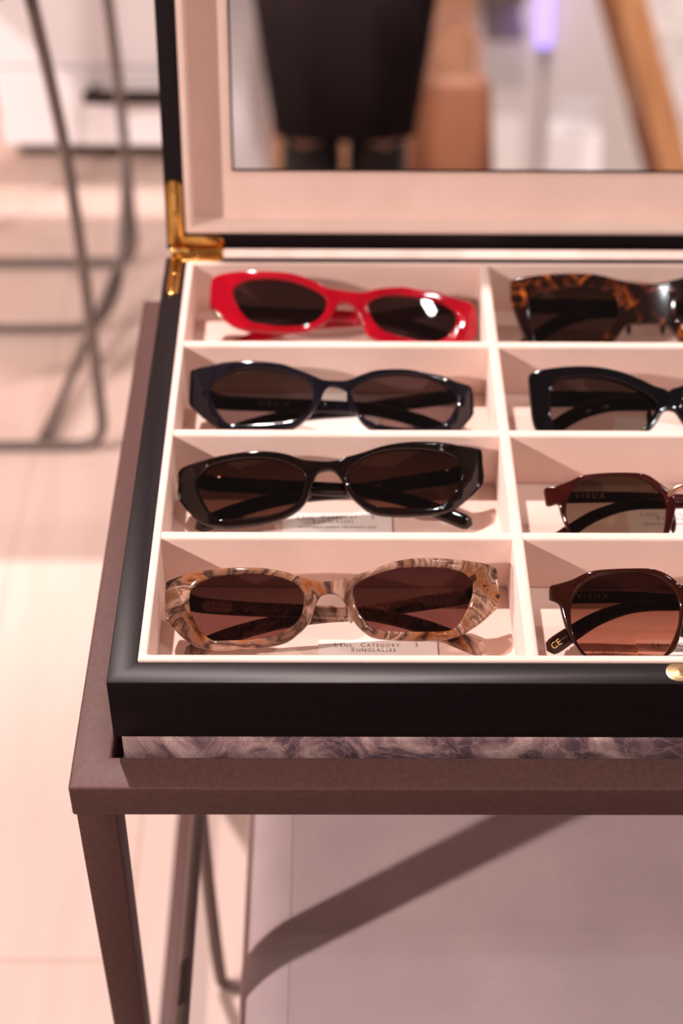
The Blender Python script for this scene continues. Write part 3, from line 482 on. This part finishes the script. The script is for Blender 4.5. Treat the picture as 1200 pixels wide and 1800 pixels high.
# ------------------------------------------------------------ sunglasses
def bend(x, Rr): return -(x*x)/(2*Rr)
def plate_mesh(name, loops, thick, bev, material, parent, RB, z_off=0, facet=None):
    cu = bpy.data.curves.new(name, 'CURVE'); cu.dimensions = '2D'; cu.fill_mode = 'BOTH'
    cu.extrude = thick/2-bev; cu.bevel_depth = bev; cu.bevel_resolution = 3; cu.offset = -bev
    for L in loops:
        sp = cu.splines.new('POLY'); sp.points.add(len(L)-1)
        for p, q in zip(sp.points, L): p.co = (q[0], q[1], 0, 1)
        sp.use_cyclic_u = True
    t = bpy.data.objects.new(name+'_src', cu); COL.objects.link(t)
    dg = bpy.context.evaluated_depsgraph_get(); me = bpy.data.meshes.new_from_object(t.evaluated_get(dg))
    bpy.data.objects.remove(t); bpy.data.curves.remove(cu)
    b = bmesh.new(); b.from_mesh(me); bpy.data.meshes.remove(me)
    bmesh.ops.remove_doubles(b, verts=b.verts[:], dist=2e-6)
    # cut the big faces so that they can follow the curve of the frame
    for xc in [k*.006 for k in range(-14, 15)]:
        bmesh.ops.bisect_plane(b, geom=b.verts[:]+b.edges[:]+b.faces[:], plane_co=(xc, 0, 0), plane_no=(1, 0, 0), dist=1e-6)
    for v in b.verts:
        z = v.co.z + z_off + bend(v.co.x, RB)
        if facet and v.co.z > 0:
            ex = abs(v.co.x) - facet
            if ex > 0: z -= ex*.30
        v.co.z = z
    return obj(name, b, material, parent, 32)
def mm(L): return [(x/1000, y/1000) for x, y in L]
def lens_mesh(L, RB, parent, material, bulge=.00015):
    c = Vector((sum(p[0] for p in L)/len(L), sum(p[1] for p in L)/len(L))); b = bmesh.new(); rings = []
    for s in (1.0, .85, .65, .45, .25, .1):
        rings.append([b.verts.new((c.x+(p[0]-c.x)*s*1.012, c.y+(p[1]-c.y)*s*1.012, bend(c.x+(p[0]-c.x)*s, RB)+bulge*(1-s*s)-.0002)) for p in L])
    n = len(L)
    for a, d in zip(rings, rings[1:]):
        for k in range(n): b.faces.new((a[k], a[(k+1) % n], d[(k+1) % n], d[k]))
    b.faces.new(rings[-1])
    return obj('lens', b, material, parent, 60)
def temple(path, parent, material, w0=8, w1=6, w2=7.5, th=3.4):
    P = catmull([(x/1000, y/1000, z/1000) for x, y, z in path], 6, False); b = bmesh.new(); rings = []; n = len(P)
    for i, p in enumerate(P):
        t = (P[min(i+1, n-1)] - P[max(i-1, 0)]); t.z = 0; t.normalize(); s = Vector((-t.y, t.x, 0))
        f = i/(n-1); w = (w0+(w1-w0)*min(f/.5, 1) if f < .5 else w1+(w2-w1)*(f-.5)/.5)/2000; h = th/2000
        if f > .93: k = (f-.93)/.07; q = math.sqrt(max(0, 1-k*k))*.9+.1; w *= q; h *= .4+.6*q
        R_ = []
        for k in range(16):
            a = 2*math.pi*k/16; ca, sa = math.cos(a), math.sin(a)
            R_.append(b.verts.new(p + s*w*math.copysign(abs(ca)**.6, ca) + Vector((0, 0, 1))*h*math.copysign(abs(sa)**.6, sa)))
        rings.append(R_)
    for a, d in zip(rings, rings[1:]):
        for k in range(16): b.faces.new((a[k], a[(k+1) % 16], d[(k+1) % 16], d[k]))
    b.faces.new(rings[0][::-1]); b.faces.new(rings[-1])
    return obj('temple', b, material, parent, 50)
CAT = 'sunglasses'
LP = [(-66, -4, -5), (-60, -6, -8), (-40, -8, -9), (-5, -9.5, -9), (20, -11, -9), (42, -16, -8), (58, -22, -6), (71, -27, -5)]
RP = [(66, -1, -6), (60, -2, -11), (36, -6, -13.5), (12, -10, -13.5), (-10, -12, -13), (-28, -15, -12), (-48, -21, -10), (-66, -29, -7)]
LP2 = [(-64, 4, -5), (-58, 4, -9), (-30, 4, -13), (0, 3, -13.5), (25, 2, -13), (46, -4, -11), (66, -17, -9)]
RP2 = [(64, 4, -5), (58, 4, -8), (30, 2, -9), (-8, 0, -9), (-30, -1, -8), (-46, -6, -6.5), (-58, -13, -5), (-69, -20.5, -4)]
SPEC = {
 #          beta thick bev  RB  facet  paths            widths       label
 'marble': (38, 5.0, 1.5, .38, .058, (LP, RP), (8, 6, 8), 'marbled brown and beige acetate sunglasses with brown lenses, folded in the front left compartment'),
 'brown': (38, 4.8, 1.4, .38, .058, (LP, RP), (9, 7, 8), 'very dark brown angular sunglasses just behind the marbled pair in the left column'),
 'black': (33, 4.8, 1.4, .38, .058, (LP, RP), (9, 7, 8), 'glossy blue-black angular sunglasses between the red pair and the dark brown pair'),
 'red': (40, 4.8, 1.5, .40, None, ([(x, y+2, z) for x, y, z in LP], [(x, y+1, z) for x, y, z in RP]), (8, 7, 8), 'bright cherry red sunglasses with grey lenses in the rear left compartment'),
 'panto': (38, 4.2, 1.2, .30, None, (LP2, RP2), (6.5, 5, 8.5), 'round chestnut brown sunglasses with gradient lenses in the front compartment of the second column'),
 'round': (38, 4.0, 1.2, .30, None, (LP2, RP2), (6.5, 5, 7), 'round dark cherry sunglasses with a metal bridge, directly behind the chestnut round pair'),
 'blackthick': (33, 5.0, 1.2, .35, None, (LP2, RP2), (10, 8, 8), 'thick solid black rectangular sunglasses behind the round pair with a metal bridge'),
 'tortoise': (40, 5.2, 1.3, .35, None, (LP2, RP2), (10, 8, 8), 'chunky tortoiseshell sunglasses in the rear compartment of the second column'),
}
GL = {}
for key, (beta, th, bev, RB, facet, paths, wd, label) in SPEC.items():
    D = DATA[key]
    g = thing('sunglasses', label, CAT, D['c'], (R(beta), 0, 0), 'sunglasses in the display case')
    GL[key] = g
    outer = [tuple(p) for p in catmull([(*p, 0) for p in mm(D['O'])], 3)]
    outer = [(p[0], p[1]) for p in outer]
    lens = [[(p[0], p[1]) for p in catmull([(*q, 0) for q in mm(L)], 4)] for L in D['L']]
    fm = M_ac[key]
    if key == 'round':
        lens.append([(-x, y) for x, y in lens[0]][::-1]); o2 = [(-x, y) for x, y in outer][::-1]
        plate_mesh('rim', [outer, lens[0]], th/1000, bev/1000, fm, g, RB)
        plate_mesh('rim', [o2, lens[1]], th/1000, bev/1000, fm, g, RB)
        b = bmesh.new()
        tube(b, catmull([(-.0125, .002, .0005), (-.009, .0055, .0015), (-.004, .0070, .002), (.004, .0070, .002), (.009, .0055, .0015), (.0125, .002, .0005)], 5, False), .0014, 12)
        obj('bridge', b, mat('rose_gold', (.90, .52, .36), .25, 1), g, 60)['label'] = 'rose gold metal bridge'
    else:
        plate_mesh('frame', [outer]+lens, th/1000, bev/1000, fm, g, RB, facet=facet)
    for L in lens: lens_mesh(L, RB, g, M_lens[key])
    tps = []
    for pth in paths:
        # follow the wrap of the front near the hinges
        tps.append(temple([(x, y, z + bend(x/1000, RB)*1000*(1 if abs(x) > 55 else .5)) for x, y, z in pth], g, fm, *wd))
    for s, pth in ((-1, paths[0]), (1, paths[1])):
        b = bmesh.new(); x, y, z = pth[0]; zz = z + bend(x/1000, RB)*1000 + 1.0
        box(b, x/1000-s*.0005-.003, x/1000-s*.0005+.003, y/1000-.0022, y/1000+.0022, zz/1000-.0012, zz/1000+.0018, .0004)
        obj('hinge', b, M_darkgap, g)
    # nose pads
    bx_ = .0095
    for s in (-1, 1):
        b = bmesh.new(); bmesh.ops.create_icosphere(b, subdivisions=3, radius=1)
        for v in b.verts: v.co = Vector((s*bx_ + v.co.x*.0016, -.010 + v.co.y*.0052, -.0042 + v.co.z*.0024))
        obj('nose_pad', b, M_clear if key in ('marble',) else fm, g, 60)
    GL[key+'_t'] = tps
def ttext(key, which, body, size, x, y, z, ang, spacing=1.1, sx=1.0, m=None):
    t = GL[key+'_t'][which]
    return text_mesh('lettering', body, size, m or M_gold, t, (x/1000, y/1000, z/1000), (0, 0, R(ang)), spacing=spacing, sx=sx)
# lettering on the temples
ttext('marble', 0, 'VIEU-X', .0042, -31, -8.6, -7.2, -2, 1.25)
ttext('marble', 0, 'ELP\u2022', .0036, -16, -9.2, -7.0, -2, 1.3)
ttext('marble', 1, 'VX079A', .0036, 21, -8.5, -11.6, 9, 1.05)
ttext('marble', 1, 'HANDMADE\nMICRO\n54 \u25a1 20', .0020, 41, -5.0, -11.5, 6, 1.15)
ttext('brown', 0, 'VIEU-X', .0042, -31, -8.6, -7.2, -2, 1.4)
ttext('brown', 1, 'VX079', .0034, 21, -8.5, -11.6, 9, 1.05)
ttext('brown', 1, 'HANDMADE\nMICRO', .0024, 41, -5.0, -11.5, 6, 1.15)
ttext('black', 0, 'VIEU-X', .0042, -31, -8.6, -7.2, -2, 1.3)
ttext('black', 1, 'VX079', .0034, 21, -8.5, -11.6, 9, 1.05)
ttext('black', 1, 'HANDMADE\nMICRO', .0024, 41, -5.0, -11.5, 6, 1.15)
ttext('panto', 0, 'VIEUX', .0036, -48, 4.2, -11.3, 0, 1.6)
ttext('round', 0, 'VIEUX', .0036, -48, 4.2, -11.3, 0, 1.6)
# glitter core plates near the hinges of the marbled pair
for which, cx, cy, z, ln, an in ((0, -51, -7.4, -7.0, 14, -3), (1, 50.5, -3.8, -11.5, 17, 5)):
    b = bmesh.new(); capsule(b, -ln/2000, ln/2000, -.0023, .0023, -.0002, .0002, 0, 6)
    obj('core_plate', b, M_glitter, GL['marble_t'][which], loc=(cx/1000, cy/1000, z/1000), rot=(0, 0, R(an)))['label'] = 'glittering metal plate'
# CE mark on the temple tip of the chestnut pair
ttext('panto', 1, 'CE', .0042, -65.5, -18.0, -7.0, 36, 1.0)

# ------------------------------------------------------------ paper cards
def card(x0, x1, y0, y1, label, ang=0, letters=True, curl=0):
    c = thing('information_card', label, 'card', ((x0+x1)/2, (y0+y1)/2, .4303), (R(curl), 0, R(ang)), 'paper cards under the sunglasses')
    w, h = (x1-x0)/2, (y1-y0)/2
    b = bmesh.new(); box(b, -w, w, -h, h, .0001, .0005); obj('card_sheet', b, M_paper, c)
    if letters:
        y = h - .0035
        # small capitals: large initials over smaller letters
        def caps(words, yy, big, small, xs):
            for (x, s, body) in xs: text_mesh('printed_text', body, s, M_ink, c, (x, yy - (big-s)*.36, .00058), spacing=1.3, align='LEFT', ext=.00002)
        caps(None, y, .0034, .0028, [(-.0203, .0036, 'L'), (-.0177, .0028, 'ENS'), (-.0082, .0036, 'C'), (-.0052, .0028, 'ATEGORY'), (.0168, .0036, '3')])
        caps(None, y-.0030, .0034, .0028, [(-.0125, .0036, 'S'), (-.0100, .0028, 'UNGLASSES')])
        text_mesh('printed_text', 'General purpose sunglasses. High protection against', .00185, M_inkdark, c, (0, y-.0070, .00058), spacing=1.0, ext=.00002)
        text_mesh('printed_text', 'sun glare. Good UV protection. Not for direct', .00185, M_inkdark, c, (0, y-.0098, .00058), ext=.00002) if False else None
    return c
card(-.0052, .0495, .462, .4953, 'white card printed Lens Category 3 lying under the marbled brown sunglasses')
card(-.0238, .0309, .549, .5820, 'white printed card lying under the very dark brown sunglasses')
card(-.0270, .0280, .646, .6820, 'white card lying askew under the blue-black sunglasses', -22, False)
card(.1415, .1962, .4655, .4957, 'white printed card lying under the chestnut round sunglasses')
card(.1490, .2040, .552, .5850, 'white printed card under the round sunglasses with the metal bridge')
card(.1500, .2050, .624, .6540, 'white card lying under the thick solid black sunglasses', -14, False)
card(-.0050, .0450, .697, .7240, 'white card lying under the cherry red sunglasses', 5, False)
card(.1500, .2050, .697, .7240, 'white card lying under the tortoiseshell sunglasses', -8, False)

# ------------------------------------------------------------ what the mirror sees: the other side of the shop
# person standing behind the camera, looking down at the scene
pr = thing('person', 'person in a plum skirt, dark jumper and tall black boots holding a camera', 'person', (.018, -.48, 0))
def skin(name, verts, edges, material, parent, root=0, sub=2):
    me = bpy.data.meshes.new(name); me.from_pydata([v[:3] for v in verts], edges, [])
    o = bpy.data.objects.new(name, me); link(o, parent)
    m = o.modifiers.new('skin', 'SKIN'); m.use_smooth_shade = True
    for i, v in enumerate(verts):
        sv = me.skin_vertices[0].data[i]; sv.radius = (v[3], v[4] if len(v) > 4 else v[3]); sv.use_root = i == root
    s = o.modifiers.new('sub', 'SUBSURF'); s.levels = sub; s.render_levels = sub
    dg = bpy.context.evaluated_depsgraph_get(); me2 = bpy.data.meshes.new_from_object(o.evaluated_get(dg))
    o.modifiers.clear(); o.data = me2; me2.materials.clear(); me2.materials.append(material)
    for f in me2.polygons: f.use_smooth = True
    return o
M_skin = mat('skin', (.62, .36, .26), .55, Subsurface_Weight=.08)
M_trouser = mat('dark_trousers', (.040, .024, .026), .85); M_jumper = mat('dark_jumper', (.03, .02, .022), .9)
M_boot = mat('black_boots', (.010, .008, .008), .45); M_hair = mat('brown_hair', (.09, .04, .02), .6)
V = [(0, 0, .88, .13, .10), (0, .005, 1.02, .115, .085), (0, .01, 1.16, .125, .09), (0, .0, 1.30, .14, .085), (0, .0, 1.39, .06, .055), (0, .02, 1.45, .045, .045),
     (0, .05, 1.53, .070, .080), (0, .06, 1.60, .072, .085), (0, .05, 1.66, .05, .06)]
E_ = [(i, i+1) for i in range(8)]
for s in (-1, 1):
    k = len(V); V += [(s*.08, 0, .82, .085), (s*.048, .01, .50, .038), (s*.045, 0, .30, .030), (s*.045, -.02, .09, .028), (s*.045, .01, .045, .030, .028), (s*.047, .10, .03, .028, .022), (s*.047, .155, .028, .024, .018)]
    E_ += [(0, k)] + [(i, i+1) for i in range(k, k+6)]
    k = len(V); V += [(s*.17, 0, 1.34, .055), (s*.23, -.02, 1.18, .042), (s*.245, 0, 1.06, .036), (s*.17, .16, .99, .028), (s*.105, .265, .955, .021, .026)]
    E_ += [(3, k)] + [(i, i+1) for i in range(k, k+4)]
body = skin('body', V, E_, M_skin, pr)
# hands closed around the camera body
def hand(s):
    V = [(s*.105, .265, .955, .019, .024), (s*.092, .300, .950, .017, .030), (s*.080, .330, .948, .014, .030)]; E_ = [(0, 1), (1, 2)]
    for i, (dz, l) in enumerate(((.024, .060), (.008, .068), (-.008, .064), (-.022, .050))):
        k = len(V); V += [(s*.078, .338, .948+dz, .0085), (s*.064, .352+l*.15, .948+dz, .008), (s*.046, .352, .950+dz*.9, .0072), (s*(.046-l*.25), .346, .952+dz*.85, .006)]
        E_ += [(2, k), (k, k+1), (k+1, k+2), (k+2, k+3)]
    k = len(V); V += [(s*.045, .305, .975, .0105), (s*.070, .318, .990, .0095), (s*.054, .322, .998, .008)]; E_ += [(1, k), (k, k+1), (k+1, k+2)]
    return skin('hand', V, E_, M_skin, pr, 0, 1)
hand(-1); hand(1)
b = bmesh.new()
# clothes: trousers and jumper as slightly wider skins
Vj = [(0, 0, .90, .145, .115), (0, .005, 1.02, .13, .10), (0, .01, 1.16, .14, .105), (0, 0, 1.30, .15, .10), (0, 0, 1.39, .068, .063)]; Ej = [(i, i+1) for i in range(4)]
for s in (-1, 1):
    k = len(Vj); Vj += [(s*.17, 0, 1.34, .068), (s*.232, -.02, 1.18, .054), (s*.247, 0, 1.06, .048), (s*.17, .16, .99, .038), (s*.125, .235, .962, .031)]; Ej += [(3, k)] + [(i, i+1) for i in range(k, k+4)]
skin('jumper', Vj, Ej, M_jumper, pr)
for s in (-1, 1):
    Vb = [(s*.045, 0, .46, .046), (s*.045, -.01, .25, .042), (s*.045, -.02, .12, .036), (s*.045, -.01, .055, .038, .038), (s*.048, .09, .042, .036, .032), (s*.048, .165, .036, .032, .026)]
    skin('boot', Vb, [(i, i+1) for i in range(5)], M_boot, pr)
# face and hair
for s in (-1, 1):
    b = bmesh.new(); bmesh.ops.create_icosphere(b, subdivisions=2, radius=1)
    for v in b.verts: v.co = Vector((s*.028 + v.co.x*.011, .112 + v.co.y*.008, 1.575 + v.co.z*.008))
    obj('eye', b, mat('eye', (.7, .65, .6), .2), pr, 60)
    b = bmesh.new(); bmesh.ops.create_icosphere(b, subdivisions=2, radius=1)
    for v in b.verts: v.co = Vector((s*.078 + v.co.x*.010, .05 + v.co.y*.018, 1.565 + v.co.z*.030))
    obj('ear', b, M_skin, pr, 60)
b = bmesh.new(); tube(b, [(0, .112, 1.590), (0, .124, 1.566), (0, .134, 1.548), (0, .118, 1.542)], [.006, .009, .011, .007]); obj('nose', b, M_skin, pr, 60)
b = bmesh.new(); tube(b, catmull([(-.022, .106, 1.516), (-.008, .119, 1.518), (.008, .119, 1.518), (.022, .106, 1.516)], 4, False), .005); obj('mouth', b, mat('lips', (.5, .18, .15), .5), pr, 60)
b = bmesh.new(); bmesh.ops.create_icosphere(b, subdivisions=4, radius=1)
for v in b.verts:
    c = v.co; v.co = Vector((c.x*.096, .028 + c.y*.106, 1.622 + c.z*.092))
    if c.z < -.05: v.co.z -= .16*min(1, -c.z*1.5)*(1 if c.y < .3 else 0); v.co.y = min(v.co.y, .055)
obj('hair', b, M_hair, pr, 60)
# camera in the hands
cm = thing('photo_camera', 'black camera held in front of the person in dark clothes', 'camera', (.018, -.105, .953))
M_cam = mat('camera_black', (.01, .01, .01), .5)
b = bmesh.new(); box(b, -.055, .055, -.032, .0, -.036, .036, .006, 3); box(b, -.018, .018, -.028, -.004, .034, .052, .004, 2); obj('camera_body', b, M_cam, cm, 40)
b = bmesh.new(); cyl(b, (0, .018, 0), .030, .040, 32, 'Y', .002); obj('camera_lens', b, M_cam, cm, 40)

bs = bmesh.new(); rings = []
for z, rx, ry in ((.96, .135, .110), (.84, .150, .125), (.62, .122, .115), (.432, .094, .10), (.428, .083, .095), (.55, .10, .105)):
    rings.append([bs.verts.new((rx*math.cos(a)*(1+.03*math.sin(7*a)), ry*math.sin(a)*(1+.03*math.sin(7*a)), z)) for a in [2*math.pi*k/48 for k in range(48)]])
for a, d in zip(rings, rings[1:]):
    for k in range(48): bs.faces.new((a[k], a[(k+1) % 48], d[(k+1) % 48], d[k]))
obj('skirt', bs, mat('plum_skirt', (.014, .007, .008), .9, spec=.2), pr, 60)
# brown leather bag standing on the wooden crate beside the person
cr = thing('wooden_crate', 'warm brown wooden crate standing on the floor beside the dark clothed person', 'crate', (.22, -.95, 0))
for z in (.03, .11, .19):
    b = bmesh.new()
    for y in (-.10, .10): box(b, -.11, .11, y-.006, y+.006, z-.03, z+.03, .001)
    for x in (-.116, .116): box(b, x-.006, x+.006, -.106, .106, z-.03, z+.03, .001)
    obj('slat_ring', b, M_warmwood, cr)
b = bmesh.new(); box(b, -.11, .11, -.10, .10, .221, .232, .001); obj('top_board', b, M_warmwood, cr)
bg = thing('leather_bag', 'tan leather handbag standing on the wooden crate', 'bag', (.20, -.95, .232))
b = bmesh.new(); box(b, -.085, .075, -.05, .05, 0, .26, .02, 4)
for v in b.verts: v.co.x *= 1-.2*v.co.z/.26; v.co.y *= 1-.5*v.co.z/.26
obj('bag_body', b, mat('tan_leather', (.30, .11, .05), .5), bg, 60)
b = bmesh.new(); tube(b, catmull([(-.045, 0, .255), (-.035, 0, .33), (0, 0, .36), (.035, 0, .33), (.045, 0, .255)], 5, False), .005); obj('bag_handle', b, mat('pink_strap', (.65, .35, .30), .5), bg, 60)

# furniture across the shop, seen in the mirror
def solid(name, label, cat, x0, x1, y0, y1, z0, z1, m, bev=.004, group=None, rz=0):
    b = bmesh.new(); c = Vector(((x0+x1)/2, (y0+y1)/2, z0)); box(b, x0-c.x, x1-c.x, y0-c.y, y1-c.y, 0, z1-z0, bev, 2)
    return tag(obj(name, b, m, loc=c, rot=(0, 0, R(rz))), label, cat, group)
solid('display_plinth', 'tall white display plinth at the left edge of the mirror image', 'plinth', -.42, -.131, -1.75, -1.5, 0, 1.0, M_panel)
wc = thing('wooden_cabinet', 'dark brown wooden cabinet standing by the wall behind the person', 'cabinet', (.09, -2.85, 0))
b = bmesh.new(); box(b, -.30, .30, -.18, .18, .05, .95, .003); obj('carcass', b, mat('walnut', (.16, .07, .035), .45, build=noisy(9, (.10, .045, .02), (.22, .10, .05), .05, stretch=(1, 1, 5))), wc)
b = bmesh.new(); box(b, -.28, .28, -.16, .16, 0, .05); obj('plinth', b, M_blackmetal, wc)
for s in (-1, 1):
    b = bmesh.new(); box(b, s*.148-.144, s*.148+.144, .181, .195, .07, .93, .002); dd = obj('door', b, M_warmwood, wc)
    b = bmesh.new(); tube(b, [(s*.03, .212, .45), (s*.03, .212, .60)], .005); obj('handle', b, M_brass, dd, 60)
solid('white_plinth', 'long low white display plinth on the floor across the shop', 'plinth', .55, .66, -2.95, -1.6, 0, .36, M_panel, rz=8.7)
solid('storage_box', 'small white box standing on the floor left of the long low plinth', 'box', .41, .51, -2.7, -2.58, 0, .33, mat('white_cardboard', (.85, .82, .82), .8), .002)
def m_rug(nt, b):
    v = coords(nt); n = N(nt, 'ShaderNodeTexNoise', Scale=25, Detail=5); nt.links.new(v, n.inputs['Vector'])
    nt.links.new(ramp(nt, n.outputs['Fac'], [(.3, (.7, .66, .65)), (.6, (.94, .92, .92))]), b.inputs['Base Color']); bump(nt, b, n.outputs['Fac'], 1, .01)
ct = thing('sales_counter', 'white textured counter with a slanted wooden end board across the shop', 'counter', (1.2, -1.75, 0))
def prism(x0b, x0t, x1, y0, y1, h, z0=0):
    b = bmesh.new(); V = [b.verts.new((x-1.2, y+1.75, z)) for y in (y0, y1) for x, z in ((x0b, z0), (x1, z0), (x1, h), (x0t, h))]
    for f in ((0, 1, 2, 3), (4, 5, 6, 7), (0, 1, 5, 4), (1, 2, 6, 5), (2, 3, 7, 6), (3, 0, 4, 7)): b.faces.new([V[i] for i in f])
    return b
obj('counter_body', prism(.827, .529, 2.0, -1.72, -1.52, .88), mat('white_render', rough=1, build=m_rug), ct)
b = bmesh.new(); V = [b.verts.new((x-1.2, y+1.75, z)) for y in (-1.73, -1.50) for x, z in ((.765, 0), (.825, 0), (.527, .88), (.467, .88))]
for f in ((0, 1, 2, 3), (4, 5, 6, 7), (0, 1, 5, 4), (1, 2, 6, 5), (2, 3, 7, 6), (3, 0, 4, 7)): b.faces.new([V[i] for i in f])
obj('end_board', b, mat('orange_wood', (.60, .28, .12), .5, build=noisy(8, (.52, .23, .09), (.68, .34, .16), .05, stretch=(4, .5, 1))), ct)
b = bmesh.new(); box(b, .44-1.2, 2.02-1.2, -.01, .27, .881, .91, .003); obj('counter_top', b, M_warmwood, ct)
ls = thing('light_strip', 'upright violet light strip standing against the front wall', 'lamp', (.64, -3.22, 0))
b = bmesh.new(); box(b, -.020, .020, -.01, .01, .50, .95, .004); o = obj('diffuser', b, mat('violet_glow', (.5, .4, 1), .5, Emission_Color=(.35, .27, 1, 1), Emission_Strength=1.6), ls)
b = bmesh.new(); box(b, -.05, .05, -.04, .04, 0, .02, .003); box(b, -.006, .006, -.006, .006, .02, .50); obj('base', b, M_chrome, ls)
sh_ = thing('wall_shelf', 'black shelf on the front wall beside the violet light strip', 'shelf', (.51, -3.2, .62))
b = bmesh.new(); box(b, -.06, .06, -.1, .1, 0, .04, .002); obj('board', b, M_blackmetal, sh_)
